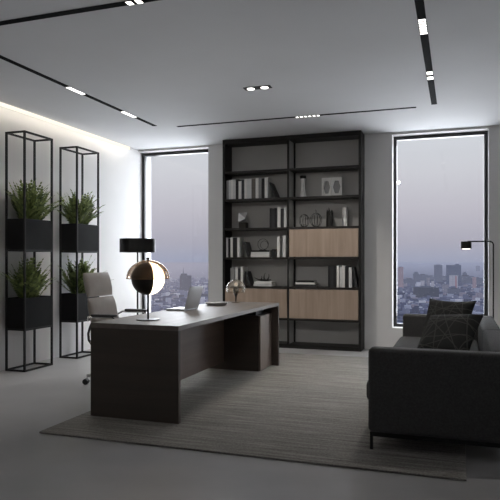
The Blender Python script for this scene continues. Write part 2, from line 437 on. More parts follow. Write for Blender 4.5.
def door(x0, x1, z0, z1):
    d = obj('door', lb(x0+.004, x1-.004, BY0+.002, BY0+.022, z0+.004, z1-.004, bev=.0015), M['doorwood'], bc, False)
door(DX+.013, BX1-T, SZ['D'], SZ['C']-ST)
door(DX+.013, BX1-T, SZ['F'], SZ['E']-ST)
door(BX0+T, DX-.013, SZ['F'], SZ['E']-ST)
def bkx(px, y=BY0+.06):   # bearing of a bookcase pixel column -> X at depth y
    r = (px-250)/F_PX
    return y*(-sy_ + cy_*r)/(cy_ + sy_*r)
ORD = ['first', 'second', 'third', 'fourth', 'fifth', 'sixth', 'seventh', 'eighth', 'ninth', 'tenth', 'eleventh', 'twelfth', 'thirteenth', 'fourteenth', 'fifteenth']
def book(x, z, th, h, dep, color, label, group, lean=0, y0=BY0+.035, flat=False, rz=0):
    """upright: spine faces the room (-Y).  flat: lies on its side, spine to the room."""
    cv = new_bm(); pg = new_bm(); c = min(.004, th*.15)
    bx(cv, 0, c, 0, dep, 0, h); bx(cv, th-c, th, 0, dep, 0, h); bx(cv, c, th-c, 0, c*1.2, 0, h)
    bx(pg, c, th-c, c*1.2, dep-.006, .004, h-.004)
    mtx = Matrix.Identity(4)
    if flat: mtx = Matrix.Rotation(PI/2, 4, 'Y')          # length along +X, thickness along -Z
    for b in (cv, pg): bmesh.ops.transform(b, matrix=mtx, verts=b.verts)
    o = obj('book', cv, M['book '+color], smooth=False)
    obj('pages', pg, M['pages'], o, False)
    if flat:
        o.location = (x, y0, z+th); o.rotation_euler = (0, 0, rz)
    else:
        o.location = (x, y0, z); o.rotation_euler = (0, lean, 0)
    tag(o, label, 'book', group); return o
def row(zs, bayname, items, start=0):
    grp = 'upright books in the ' + bayname
    for i, (p0, p1, h, colr, lean) in enumerate(items):
        x0, x1 = bkx(p0), bkx(p1)
        n = start+i
        adj = 'leaning' if abs(lean) > .05 else 'upright'
        lab = '%s %s book, %s from left in the %s' % (colr, adj, ORD[n], bayname)
        if lean > .05 or lean < -.05:
            th = .022
            # leaning against left neighbour: the foot stands right of it
            if lean < 0: book(x1-th, zs+.0005, th, h, .2, colr, lab, grp, lean)
            else:
                book(x0, zs+.0005+math.sin(lean)*th, th, h, .2, colr, lab, grp, lean)
        else:
            book(x0+.0018, zs+.0005, x1-x0-.0036, h, .2, colr, lab, grp)
G, O, D, C, B, N = 'pale grey', 'off-white', 'mid grey', 'charcoal', 'black', 'brownish grey'
row(SZ['B'], 'second bay down, left column', [
    (227, 229.2, .27, D, 0), (229.2, 231.4, .275, G, 0), (231.4, 233.6, .28, O, 0), (233.6, 236.2, .28, G, 0), (236.2, 239, .285, B, 0),
    (239, 242, .255, O, 0), (242, 244.8, .275, C, 0), (244.8, 247.2, .285, O, 0), (247.2, 249.5, .28, G, 0), (249.5, 252, .285, G, 0),
    (252, 256, .28, N, 0), (256, 259, .29, O, 0), (259, 262, .285, D, 0), (262, 265, .28, B, 0), (265, 268.2, .29, O, 0)])
# leaning book at the end of that row
book(bkx(276), SZ['B']+.0005, .018, .235, .2, C, 'charcoal leaning book at the right end of the longest book row', 'leaning books', -rad(24))
row(SZ['C'], 'third bay down, left column', [(270, 272.3, .27, B, 0), (272.3, 274.7, .265, C, 0), (274.7, 277.3, .27, B, 0), (277.8, 281, .285, O, 0), (281, 284.3, .26, C, 0), (284.3, 287, .275, G, 0)])
row(SZ['D'], 'fourth bay down, left column', [(226.7, 228.6, .28, G, 0), (228.7, 231, .27, B, 0), (231, 233.4, .285, O, 0), (233.4, 237.7, .28, B, 0), (237.7, 240.2, .28, O, 0)])
book(bkx(248), SZ['D']+.0005, .03, .22, .2, C, 'charcoal leaning book left of the wire ring book stack', 'leaning books', -rad(17))
row(SZ['D'], 'fourth bay down, left column', [(277.4, 280.2, .285, O, 0), (283, 286.2, .30, G, 0)], start=6)
row(SZ['E'], 'fifth bay down, left column', [(231, 235.2, .255, D, 0), (235.8, 238.4, .27, G, 0), (238.4, 241.2, .25, C, 0), (241.2, 243.4, .275, O, 0)])
book(bkx(249.5), SZ['E']+.0005, .02, .21, .2, C, 'charcoal leaning book left of the dark coral sculpture', 'leaning books', -rad(16))
row(SZ['E'], 'fifth bay down, right column', [(328.2, 331, .29, B, 0), (331, 333.5, .285, C, 0), (333.5, 336.6, .29, B, 0), (336.8, 339.4, .295, O, 0), (339.9, 342.4, .275, G, 0), (342.4, 345.2, .295, O, 0), (345.2, 349, .29, B, 0), (349, 352.2, .27, G, 0)])
book(bkx(356.4), SZ['E']+.0005, .022, .275, .2, C, 'charcoal leaning book against the right side of the bookcase row', 'leaning books', -rad(11))
def stack(p0, zs, spec, grp):
    z = zs+.0005
    for (dx, w, th, colr, lab, rz) in spec:
        x0 = bkx(p0)+dx
        book(x0, z, th, w, .19, colr, lab, grp, flat=True, rz=rz); z += th+.0005
    return z
zt1 = stack(251.2, SZ['D'], [(0, .275, .037, O, 'off-white flat book at the bottom of the wire ring stack', 0), (.004, .272, .036, G, 'pale grey flat book in the middle of the wire ring stack', 0), (.012, .265, .024, B, 'black flat book on top of the stack under the wire ring', 0)], 'flat book stack under the wire ring')
zt2 = stack(254, SZ['E'], [(0, .28, .034, G, 'pale grey flat book at the bottom below the coral sculpture', .03), (.01, .262, .03, O, 'off-white flat book directly under the dark coral sculpture', .0)], 'flat book stack under the coral sculpture')
zt3 = stack(296, SZ['E'], [(-.01, .30, .034, C, 'charcoal flat book at the bottom of the right column stack', 0), (.0, .27, .026, O, 'off-white flat book between two dark ones in right column', 0), (.01, .25, .022, B, 'black flat book on top of the right column stack', 0)], 'flat book stack in the right column')

# ornaments ----------------------------------------------------------
YS = BY0+.13
# faceted white crystal on dark block
t = thing('crystal_ornament', 'white faceted crystal ornament on a dark block in left bookcase bay', 'ornament', (bkx(243.5, YS), YS, SZ['C']))
obj('base', box(-.055, .055, -.05, .05, .0005, .085, bev=.004), M['shelfm'], t, False)
bm = new_bm(); bmesh.ops.create_cone(bm, segments=4, radius1=.10, radius2=0, depth=.11, cap_ends=False)
for v in list(bm.verts): v.co.z += .055
bmesh.ops.create_cone(bm, segments=4, radius1=.10, radius2=0, depth=-.08, cap_ends=False, matrix=Matrix.Translation((0, 0, -.04)))
bmesh.ops.remove_doubles(bm, verts=bm.verts, dist=.001)
bmesh.ops.transform(bm, matrix=Matrix.Translation((-.012, 0, .160)) @ Matrix.Rotation(-.55, 4, 'Y') @ Matrix.Rotation(.75, 4, 'X') @ Matrix.Rotation(.5, 4, 'Z') @ Matrix.Diagonal((1, .8, .9, 1)), verts=bm.verts)
obj('crystal', bm, M['white'], t, False)
# wire ring
t = thing('wire_ring_ornament', 'thin dark wire ring ornament on the three book stack', 'ornament', (bkx(263, YS), YS, zt1))
bm = new_bm(); tube(bm, [(.078*math.cos(a), 0, .085+.078*math.sin(a)) for a in [2*PI*k/36 for k in range(36)]], .0032, 6, True)
obj('ring', bm, M['wiredark'], t)
bm = new_bm(); tube(bm, [(.05*math.cos(a)+.02, .02*math.cos(a), .075+.058*math.sin(a)) for a in [2*PI*k/30 for k in range(30)]], .0028, 6, True)
obj('inner_ring', bm, M['wiredark'], t)
obj('foot', box(-.05, .05, -.02, .02, .0005, .008), M['wiredark'], t, False)
# small dark box
t = obj('trinket_box', box(-.028, .028, -.04, .04, .0005, .11, bev=.006), M['book charcoal'], loc=(bkx(274.6, YS), YS, SZ['D']))
lidb = obj('lid', box(-.029, .029, -.041, .041, .088, .114, bev=.006), M['case'], t)
tag(t, 'small dark lidded box right of the wire ring book stack', 'box')
# coral sculpture
t = thing('coral_sculpture', 'dark branching coral sculpture lying on two pale books', 'ornament', (bkx(263, YS), YS, zt2))
bm = new_bm()
def limb(p0, p1, p2, r0, r1, n=8):
    pts = []; rs = []
    for i in range(n+1):
        s = i/n; a, b, c_ = Vector(p0), Vector(p1), Vector(p2)
        pts.append(a*(1-s)**2 + b*2*s*(1-s) + c_*s*s); rs.append(r0+(r1-r0)*s)
    tube(bm, pts, rs, 8)
limb((.02, 0, .02), (-.05, 0, .01), (-.13, 0, .055), .018, .004)
limb((.02, 0, .02), (.07, .01, .01), (.12, 0, .03), .018, .005)
limb((.03, 0, .025), (.0, 0, .06), (.035, .01, .125), .015, .004)
limb((.06, 0, .025), (.10, 0, .05), (.085, 0, .105), .013, .004)
limb((-.03, 0, .025), (.0, -.02, .05), (-.015, -.02, .075), .011, .004)
limb((.0, 0, .018), (.02, -.04, .012), (.05, -.07, .012), .014, .006)
limb((-.02, 0, .018), (-.04, .04, .012), (-.06, .06, .012), .014, .006)
obj('branches', bm, M['wiredark'], t)
# white vase with dark rim
t = thing('bottle_vase', 'slim white vase with dark collar in the right bookcase column', 'vase', (bkx(303, YS), YS, SZ['B']))
obj('body', lathe(new_bm(), [(.046, .0005), (.047, .01), (.040, .05), (.030, .12), (.027, .2), (.030, .25), (.033, .262)]), M['ceram'], t)
obj('collar', lathe(new_bm(), [(.034, .262), (.042, .272), (.044, .298), (.040, .304), (.03, .304), (.03, .29)]), M['case'], t)
# open hexagon frames
t = thing('hexagon_ornament', 'pale folded ornament with two hexagonal openings', 'ornament', (bkx(331.5, YS), YS, SZ['B']))
def hexpanel(w, h, hw, hh, d):
    bm = new_bm()
    outer = [(-w/2, 0), (0, 0), (w/2, 0), (w/2, h/2), (w/2, h), (0, h), (-w/2, h), (-w/2, h/2)]
    c = h/2
    inner = [(-hw*.5, c-hh), (0, c-hh), (hw*.5, c-hh), (hw, c), (hw*.5, c+hh), (0, c+hh), (-hw*.5, c+hh), (-hw, c)]
    vs = {}
    for s, y in ((0, 0), (1, d)):
        vs[s] = ([bm.verts.new((x, y, z+.0005)) for x, z in outer], [bm.verts.new((x, y, z+.0005)) for x, z in inner])
    for s in (0, 1):
        o_, i_ = vs[s]
        for k in range(8):
            j = (k+1) % 8; bm.faces.new((o_[k], o_[j], i_[j], i_[k]))
    for k in range(8):
        j = (k+1) % 8
        bm.faces.new((vs[0][0][k], vs[0][0][j], vs[1][0][j], vs[1][0][k]))
        bm.faces.new((vs[0][1][k], vs[0][1][j], vs[1][1][j], vs[1][1][k]))
    return bm
for s in (-1, 1):
    p = obj('panel', hexpanel(.138, .26, .052, .088, .05), M['ceram'], t, False)
    p.location = (s*.070, 0, 0); p.rotation_euler = (0, 0, s*.10)
    b = obj('backing', box(-.055, .055, .04, .048, .035, .225), M['ceramgrey'], p, False)
# wire pumpkins
def cage(label, px, rx, rz, stem):
    t = thing('wire_cage', label, 'ornament', (bkx(px, YS), YS, SZ['C']), group='round wire cages')
    bm = new_bm()
    for k in range(6):
        a = PI*k/6
        pts = [(rx*math.cos(q)*math.cos(a), rx*math.cos(q)*math.sin(a), rz+.004+rz*math.sin(q)) for q in [2*PI*i/28 for i in range(28)]]
        tube(bm, pts, .003, 6, True)
    obj('wire_hoops', bm, M['wiredark'], t)
    bm = new_bm(); tube(bm, [(rx*.55*math.cos(q), rx*.55*math.sin(q), .0045) for q in [2*PI*i/28 for i in range(28)]], .003, 6, True)
    obj('base_ring', bm, M['wiredark'], t)
    if stem:
        bm = new_bm(); tube(bm, [(0, 0, 2*rz), (.003, 0, 2*rz+.03), (-.004, 0, 2*rz+.05)], .005, 8); obj('stem', bm, M['wiredark'], t)
cage('left of two round dark wire cages, lower and without stem', 304.2, .072, .088, False)
cage('right of two round dark wire cages, with a short stem', 316, .082, .095, True)
# dark spiked holder
t = thing('spiked_holder', 'black vase with upright spikes between wire cages and white vase', 'ornament', (bkx(329.8, YS), YS, SZ['C']))
obj('body', lathe(new_bm(), [(.045, .0005), (.05, .01), (.05, .1), (.047, .15), (.04, .15), (.04, .12)]), M['wiredark'], t)
for k in range(7):
    a = 2*PI*k/7
    obj('spike', lathe(new_bm(), [(.013, .14), (.011, .2), (.002, .225+.02*(k % 3))], cx=.036*math.cos(a), cy=.036*math.sin(a), n=8), M['wiredark'], t)
t = obj('cylinder_vase', lathe(new_bm(), [(.034, .0005), (.037, .008), (.039, .12), (.036, .235), (.034, .258), (.030, .258), (.030, .22), (0, .22)]), M['ceram'], loc=(bkx(345, YS), YS, SZ['C']))
tag(t, 'plain pale cylinder vase at the right end above the upper door', 'vase')

# ------------------------------------------------------------------ desk
DX0, DX1, DY0, DY1, DH = -2.655, -1.911, 3.94, 6.545, .727
dk = thing('executive_desk', 'long dark wood desk standing on the rug', 'desk', ((DX0+DX1)/2, (DY0+DY1)/2, RZ))
ox, oy = (DX0+DX1)/2, (DY0+DY1)/2
def db(x0, x1, y0, y1, z0, z1, **k): return box(x0-ox, x1-ox, y0-oy, y1-oy, z0-RZ, z1-RZ, **k)
E = .036
obj('desktop', db(DX0, DX1, DY0, DY1, DH-E, DH, bev=.002), M['desktop'], dk, False)
obj('end_panel', db(DX0, DX1, DY0+.001, DY0+E, RZ+.001, DH-E, bev=.0015), M['deskdark'], dk, False)
obj('end_panel', db(DX0, DX1, DY1-E, DY1-.001, RZ+.001, DH-E, bev=.0015), M['deskdark'], dk, False)
obj('modesty_panel', db(-2.43, -2.408, DY0+E, 6.10, .10, DH-E), M['deskpanel'], dk, False)
pd = obj('pedestal', db(DX0+.02, -2.012, 6.10, DY1-E-.001, RZ+.001, .612, bev=.0015), M['deskdark'], dk, False)
obj('door', db(-2.011, -1.99, 6.104, DY1-E-.004, RZ+.006, .608, bev=.0015), M['deskdoor'], pd, False)
obj('spacer', db(DX0+.06, -2.06, 6.16, 6.44, .612, DH-E), M['case'], dk, False)

# globe lamp
LX, LY = -2.34, 4.27
t = thing('globe_lamp', 'table lamp with dark and glowing globe under amber dome', 'lamp', (LX, LY, DH+.0005))
obj('base', lathe(new_bm(), [(.092, 0), (.093, .004), (.090, .008), (.02, .009)]), M['lampdark'], t)
obj('stem', lathe(new_bm(), [(.008, .008), (.008, .21)], n=14), M['track'], t)
zc = .332
nrm = Vector((.667, .745, 0)); ang = math.atan2(nrm.y, nrm.x)
def hemi(r, n=24, mseg=32, thick=None):
    bm = new_bm(); lathe(bm, [(r*math.cos(PI/2*k/n), r*math.sin(PI/2*k/n)) for k in range(n+1)], n=mseg, cap=True); return bm
bm = hemi(.132); bmesh.ops.transform(bm, matrix=Matrix.Translation((0, 0, zc)) @ Matrix.Rotation(ang, 4, 'Z') @ Matrix.Translation((.001, 0, 0)) @ Matrix.Rotation(PI/2, 4, 'Y'), verts=bm.verts)
o = obj('glowing_globe_half', bm, M['globe'], t); o['label'] = 'glowing opal half of the globe'
bm = hemi(.132); bmesh.ops.transform(bm, matrix=Matrix.Translation((0, 0, zc)) @ Matrix.Rotation(ang, 4, 'Z') @ Matrix.Translation((-.001, 0, 0)) @ Matrix.Rotation(-PI/2, 4, 'Y'), verts=bm.verts)
o = obj('dark_globe_half', bm, M['lampdark'], t); o['label'] = 'dark half of the globe'
bm = new_bm(); n = 20
lathe(bm, [(.172*math.cos(PI/2*k/n), zc+.150*math.sin(PI/2*k/n)) for k in range(n+1)], n=48, cap=False)
dome = obj('amber_dome', bm, M['amber'], t)
bm = new_bm(); tube(bm, [(.172*math.cos(q), .172*math.sin(q), zc) for q in [2*PI*i/48 for i in range(48)]], .0022, 6, True)
obj('rim', bm, M['brass'], dome)
obj('finial', lathe(new_bm(), [(.008, zc+.130), (.008, zc+.152), (.013, zc+.154), (.013, zc+.164), (.006, zc+.170), (0, zc+.171)], n=16), M['lampdark'], t)

# small amber lamp at the far end
SX, SYY = -2.375, 6.38
t = thing('mushroom_lamp', 'small glass table lamp at far end of desk by bookcase', 'lamp', (SX, SYY, DH+.0005))
obj('base', lathe(new_bm(), [(.045, 0), (.045, .005), (.012, .010)]), M['brass'], t)
obj('stem', lathe(new_bm(), [(.006, .008), (.008, .06), (.022, .10), (.032, .135), (.030, .165), (.015, .185), (0, .19)], n=20), M['lampdark'], t)
bm = new_bm(); n = 16
lathe(bm, [(.108*math.cos(a), .155+.108*math.sin(a)) for a in [-.38+ (PI/2+.38)*k/n for k in range(n+1)]], n=40, cap=False)
gd = obj('glass_dome', bm, M['amberdark'], t)
bm = new_bm(); tube(bm, [(.1003*math.cos(q), .1003*math.sin(q), .115) for q in [2*PI*i/40 for i in range(40)]], .002, 6, True)
obj('rim', bm, M['brass'], gd)
obj('bulb', lathe(new_bm(), [(.001, .19), (.014, .195), (.018, .21), (.012, .224), (0, .228)], n=16, cap=False), M['bulb'], t)

# laptop: open, screen facing the chair (-X)
t = thing('laptop', 'open silver laptop on the desk facing the chair', 'laptop', (-2.52, 5.27, DH+.0005), rad(-4))
obj('keyboard_base', box(-.105, .105, -.135, .135, .003, .016, bev=.004), M['alu'], t)
kb = obj('keys', box(-.02, .085, -.115, .115, .0155, .0172), M['keys'], t, False)
obj('trackpad', box(-.09, -.035, -.045, .045, .0155, .0165), M['alu'], t, False)
for xx in (-.09, .09):
    for yy in (-.12, .12):
        obj('foot', lathe(new_bm(), [(.008, 0), (.008, .004)], cx=xx, cy=yy, n=12), M['darkplastic'], t)
bm = box(-.003, .003, -.135, .135, 0, .222, bev=.0025)
sc_ = obj('screen_lid', bm, M['alu'], t); sc_.location = (.104, 0, .016); sc_.rotation_euler = (0, rad(16), 0)
obj('screen', box(-.0042, -.003, -.128, .128, .012, .212), M['screen'], sc_, False)

# oval tray
bm = new_bm(); lathe(bm, [(.06, 0), (.105, .004), (.128, .024), (.130, .03), (.125, .031), (.118, .024), (.0, .020)], n=40)
bmesh.ops.transform(bm, matrix=Matrix.Diagonal((.98, .8, 1, 1)), verts=bm.verts)
t = obj('oval_tray', bm, M['ceramgrey'], loc=(-2.43, 5.93, DH+.0005)); tag(t, 'shallow pale oval dish on desk between laptop and small lamp', 'dish')

# ------------------------------------------------------------------ office chair
CH = thing('office_chair', 'taupe padded office chair on castors behind the desk', 'office chair', (-3.13, 5.05, 0), rad(3))
# local: faces +X
for k in range(5):
    a = 2*PI*k/5 + rad(190)
    bm = new_bm(); c_, s_ = math.cos(a), math.sin(a)
    tube(bm, [(.03*c_, .03*s_, .115), (.16*c_, .16*s_, .105), (.275*c_, .275*s_, .085)], [.022, .018, .013], 10)
    lg = obj('leg', bm, M['chrome'], CH)
    bm = new_bm(); tube(bm, [(.275*c_, .275*s_, .088), (.275*c_, .275*s_, .058)], .008, 8); obj('castor_fork', bm, M['chrome'], lg)
    bm = new_bm()
    for sgn in (-1, 1):
        q = Vector((.288*c_, .288*s_, .029)); t_ = Vector((-s_, c_, 0))
        tube(bm, [q+t_*(sgn*.006), q+t_*(sgn*.024)], .028, 16)
    obj('castor', bm, M['darkplastic'], lg)
obj('gas_column', lathe(new_bm(), [(.035, .09), (.035, .2), (.022, .21), (.022, .38), (.06, .39), (.06, .41)], n=20), M['chrome'], CH)
# seat and back shell as side-profile pads
def pad(prof, w, thick, bevel):
    """prof: centre line (x,z) list; makes a rounded slab of width w following it"""
    bm = new_bm(); rows = []
    P = [Vector((x, 0, z)) for x, z in prof]; N = len(P)
    for i, p in enumerate(P):
        tg = (P[min(i+1, N-1)]-P[max(i-1, 0)]).normalized(); nn = Vector((-tg.z, 0, tg.x))
        e = min(i, N-1-i); sh = [.45, .85, 1][min(e, 2)]
        ring = []
        hw = w/2; ht = thick/2*sh
        for (yy, tt) in ((-hw, .35), (-hw+bevel, 1), (0, 1.08), (hw-bevel, 1), (hw, .35), (hw, -.35), (hw-bevel, -1), (0, -1.0), (-hw+bevel, -1), (-hw, -.35)):
            ring.append(bm.verts.new(p + nn*(tt*ht) + Vector((0, yy, 0))))
        rows.append(ring)
    for a, b in zip(rows, rows[1:]):
        for k in range(10): bm.faces.new((a[k], a[(k+1) % 10], b[(k+1) % 10], b[k]))
    bm.faces.new(rows[0]); bm.faces.new(list(reversed(rows[-1])))
    return bm
def line(p0, p1, n, bulge=0):
    out = []
    for i in range(n+1):
        s = i/n; d = Vector((p1[0]-p0[0], p1[1]-p0[1])); nn = Vector((-d.y, d.x)).normalized()
        q = Vector(p0)+d*s+nn*bulge*math.sin(PI*s); out.append((q.x, q.y))
    return out
obj('seat', pad(line((.33, .46), (-.12, .44), 8), .50, .075, .03), M['leather'], CH, angle=60)
obj('upper_back_cushion', pad(line((-.156, .860), (-.205, 1.085), 7), .45, .062, .025), M['leather'], CH, angle=60)
obj('lower_back_cushion', pad(line((-.075, .50), (-.152, .848), 8, .0), .47, .066, .025), M['leather'], CH, angle=60)
for s in (-1, 1):
    bm = new_bm(); y = s*.235
    tube(bm, [(-.11, y*.80, .66), (-.14, y*.90, .58), (-.15, y*.97, .52), (-.14, y, .46), (-.10, y, .405), (.05, y, .40), (.25, y, .41)], .012, 8)
    obj('side_rail', bm, M['darkplastic'], CH)
    bm = new_bm(); yo = s*.325
    tube(bm, [(.12, y, .405), (.19, yo*.97, .45), (.19, yo, .66), (.15, yo, .685), (.05, yo, .685), (-.09, yo, .685), (-.15, y, .64)], .010, 8)
    ar = obj('armrest', bm, M['chrome'], CH)
    obj('arm_pad', box(-.055, .19, yo-.028, yo+.028, .69, .712, bev=.008), M['darkplastic'], ar)
obj('seat_plate', box(-.14, .14, -.12, .12, .385, .412, bev=.006), M['darkplastic'], CH)
bm = new_bm()
for z_ in (.41,): tube(bm, [(0, -.262, .402), (0, .262, .402)], .012, 8)
obj('cross_bar', bm, M['chrome'], CH)

# ------------------------------------------------------------------ drum floor lamp
t = thing('floor_lamp', 'black floor lamp with wide drum shade before left window', 'lamp', (-4.02, 7.05, 0))
obj('base', lathe(new_bm(), [(.15, 0), (.15, .012), (.02, .018)]), M['black'], t)
obj('pole', lathe(new_bm(), [(.012, .012), (.012, 1.40)], n=14), M['black'], t)
bm = new_bm(); r_ = .235; lathe(bm, [(r_-.004, 1.315), (r_, 1.315), (r_, 1.495), (r_-.004, 1.495), (r_-.004, 1.315)], n=48, cap=False)
sh = obj('lamp_shade', bm, M['black'], t)
obj('diffuser', lathe(new_bm(), [(r_-.006, 1.335), (r_-.006, 1.34)], n=40), M['lampin'], sh)
obj('shade_cap', lathe(new_bm(), [(r_-.006, 1.485), (r_-.006, 1.49)], n=40), M['black'], sh)

# ------------------------------------------------------------------ planter stands
def fern(seed, sc=1.0):
    rr = random.Random(seed); bm = new_bm()
    for k in range(90):
        az = rr.uniform(0, 2*PI); u = rr.random(); el = .62+.92*u**.8; L = rr.uniform(.36, .54)*sc*(.86+.16*u)
        dirh = Vector((math.cos(az), math.sin(az), 0))
        p = Vector((rr.uniform(-.05, .05), rr.uniform(-.11, .11), 0)); n = 12
        droop = rr.uniform(.35, .75); pts = []
        for i in range(n+1):
            pts.append(p.copy())
            th_ = el - droop*(i/n)**1.8
            p = p + (dirh*math.cos(th_) + Vector((0, 0, 1))*math.sin(th_))*(L/n)
        side = Vector((-dirh.y, dirh.x, 0))
        for i in range(1, n+1):
            s = i/n; tg = (pts[i]-pts[i-1]).normalized(); nu = side.cross(tg)
            ll = (.056*math.sin(PI*min(1, .12+s*.84))+.012)*sc
            for sg in (-1, 1):
                dr = (side*sg*.62 + tg*.78 + nu*rr.uniform(-.1, .2)).normalized()
                wv = tg*(.017*sc)
                c0 = pts[i-1]
                m1 = c0 + dr*ll*.55; tip = c0 + dr*ll
                vs = [bm.verts.new(v) for v in (c0-wv*.3, m1-wv*.8, tip, m1+wv, c0+wv*1.6)]
                bm.faces.new(vs)
        tube(bm, pts, [.0035*(1-.7*i/n) for i in range(n+1)], 4)
    for v in bm.verts:
        if v.co.x < -.08: v.co.x = -.08 - .07*(1-math.exp(-(-.08-v.co.x)/.07))
    return bm
def stand(label, x0, x1, y0, y1):
    cx, cyy = (x0+x1)/2, (y0+y1)/2; w, d, h = x1-x0, y1-y0, 2.61; b = .020
    t = thing('planter_stand', label, 'planter stand', (cx, cyy, 0), group='tall planter stands by the left wall')
    X, Y = w/2, d/2
    for sx in (-1, 1):
        for sy in (-1, 1):
            obj('post', box(sx*(X-b/2)-b/2, sx*(X-b/2)+b/2, sy*(Y-b/2)-b/2, sy*(Y-b/2)+b/2, 0, h), M['black'], t, False)
    for z in (0, .443, 1.305, h-b):
        for sx in (-1, 1): obj('rail', box(sx*(X-b/2)-b/2, sx*(X-b/2)+b/2, -Y+b, Y-b, z+.0003, z+b), M['black'], t, False)
        for sy in (-1, 1): obj('rail', box(-X+b, X-b, sy*(Y-b/2)-b/2, sy*(Y-b/2)+b/2, z+.0003, z+b), M['black'], t, False)
    for z in (.464, 1.326):
        p = obj('planter_box', None or boxopen(w-.03, d-.006, z, z+.335), M['box'], t, False)
        p.location.x = .012
        obj('soil', box(-X+.03, X-.03, -Y+.02, Y-.02, z+.25, z+.30), M['soil'], p, False)
    return cx, cyy
def boxopen(w, d, z0, z1):
    bm = new_bm(); q = .01
    bx(bm, -w/2, w/2, -d/2, d/2, z0, z0+q)
    bx(bm, -w/2, -w/2+q, -d/2, d/2, z0+q, z1); bx(bm, w/2-q, w/2, -d/2, d/2, z0+q, z1)
    bx(bm, -w/2+q, w/2-q, -d/2, -d/2+q, z0+q, z1); bx(bm, -w/2+q, w/2-q, d/2-q, d/2, z0+q, z1)
    return bm
s1 = stand('nearer tall black planter stand with two boxes, leftmost in the room', -4.665, -4.405, 5.31, 5.79)
s2 = stand('farther tall black planter stand with two boxes, just behind the chair', -4.655, -4.395, 6.24, 6.72)
for (c, z, sd, lab, s_, rz) in ((s1, 1.626, 1, 'green fern in the upper box of the nearer planter stand', 1.0, 0),
                       (s1, .764, 2, 'green fern in the lower box of the nearer planter stand', 1.0, 0),
                       (s2, 1.626, 3, 'green fern in the upper box of the farther planter stand', 1.0, 0),
                       (s2, .764, 4, 'green fern in the lower box of the farther stand behind the chair', 1.0, 0)):
    f = obj('fern', fern(sd, s_), M['leaf'], smooth=False, loc=(c[0], c[1], z)); f.rotation_euler = (0, 0, rz)
    tag(f, lab, 'plant', 'ferns in the planter boxes')

# ------------------------------------------------------------------ sofa
SX0, SX1, SY0, SY1 = -.53, .345, 3.80, 6.46
sf = thing('sofa', 'low charcoal fabric sofa seen from its arm end', 'sofa', ((SX0+SX1)/2, (SY0+SY1)/2, 0))
ox, oy = (SX0+SX1)/2, (SY0+SY1)/2
def sb(x0, x1, y0, y1, z0, z1, **k): return box(x0-ox, x1-ox, y0-oy, y1-oy, z0, z1, **k)
obj('armrest', sb(SX0, SX1, SY0, SY0+.13, .125, .652, bev=.028, seg=4), M['sofa'], sf)
obj('armrest', sb(SX0, SX1, SY1-.13, SY1, .125, .652, bev=.028, seg=4), M['sofa'], sf)
ym = (SY0+SY1)/2
obj('base', sb(SX0+.03, SX1-.012, SY0+.131, SY1-.131, .13, .27, bev=.01), M['sofa'], sf)
for a, b in ((SY0+.132, ym-.002), (ym+.002, SY1-.132)):
    obj('seat_cushion', sb(SX0-.034, .19, a, b, .272, .432, bev=.05, seg=5), M['sofaseat'], sf)
    obj('backrest', sb(.195, SX1-.005, a, b, .272, .655, bev=.028, seg=4), M['sofaseat'], sf)
bm = new_bm()
for a, b, c_, d_ in ((SX0+.02, SX1-.02, SY0+.015, SY0+.045), (SX0+.02, SX1-.02, SY1-.045, SY1-.015), (SX0+.02, SX0+.05, SY0+.045, SY1-.045), (SX1-.05, SX1-.02, SY0+.045, SY1-.045)):
    bx(bm, a-ox, b-ox, c_-oy, d_-oy, .098, .124)
obj('frame_rail', bm, M['black'], sf, False)
for xx in (SX0+.012, SX1-.03):
    for yy in (SY0+.012, SY1-.03):
        obj('leg', sb(xx, xx+.018, yy, yy+.018, RZ+.0005 if xx < 0 else 0, .124), M['black'], sf, False)
def pillow(label, loc, rot, s=.46, th=.075):
    bm = new_bm(); n = 16; top = []; bot = []
    for i in range(n+1):
        ra, rb = [], []
        for j in range(n+1):
            u, v = i/n*2-1, j/n*2-1
            pin = 1-.10*(1-min(1, abs(u)**2+abs(v)**2-abs(u*v)**2))  # sides pulled in, corners kept
            x, y = u*s/2*(1-.09*(1-v*v)*abs(u)), v*s/2*(1-.09*(1-u*u)*abs(v))
            h = th*((1-u**4)*(1-v**4))**.5 + .004
            h += .006*math.sin(5*u+2*v)*(1-u*u)*(1-v*v)
            ra.append(bm.verts.new((x, y, h))); rb.append(bm.verts.new((x, y, -h*.9)))
        top.append(ra); bot.append(rb)
    for i in range(n):
        for j in range(n):
            bm.faces.new((top[i][j], top[i+1][j], top[i+1][j+1], top[i][j+1]))
            bm.faces.new((bot[i][j], bot[i][j+1], bot[i+1][j+1], bot[i+1][j]))
    for i in range(n):
        for (a, b) in (((i, 0), (i+1, 0)), ((i, n), (i+1, n)), ((0, i), (0, i+1)), ((n, i), (n, i+1))):
            bm.faces.new((top[a[0]][a[1]], top[b[0]][b[1]], bot[b[0]][b[1]], bot[a[0]][a[1]]))
    o = obj('cushion', bm, M['pillow'], loc=loc, angle=80); o.rotation_euler = rot
    return tag(o, label, 'cushion', 'black patterned cushions on the sofa')
def prot(yaw, lean, roll): return (Matrix.Rotation(rad(yaw), 4, 'Z') @ Matrix.Rotation(rad(lean), 4, 'X') @ Matrix.Rotation(rad(roll), 4, 'Z')).to_euler()
p1 = pillow('black cushion with thin line pattern, standing behind the other on sofa', (-.085, 5.50, .655), prot(-30, 66, 0), .45, .07)
p2 = pillow('black cushion with thin line pattern, slumped in front on sofa', (-.065, 4.86, .618), prot(-32, 44, 7), .45, .075)

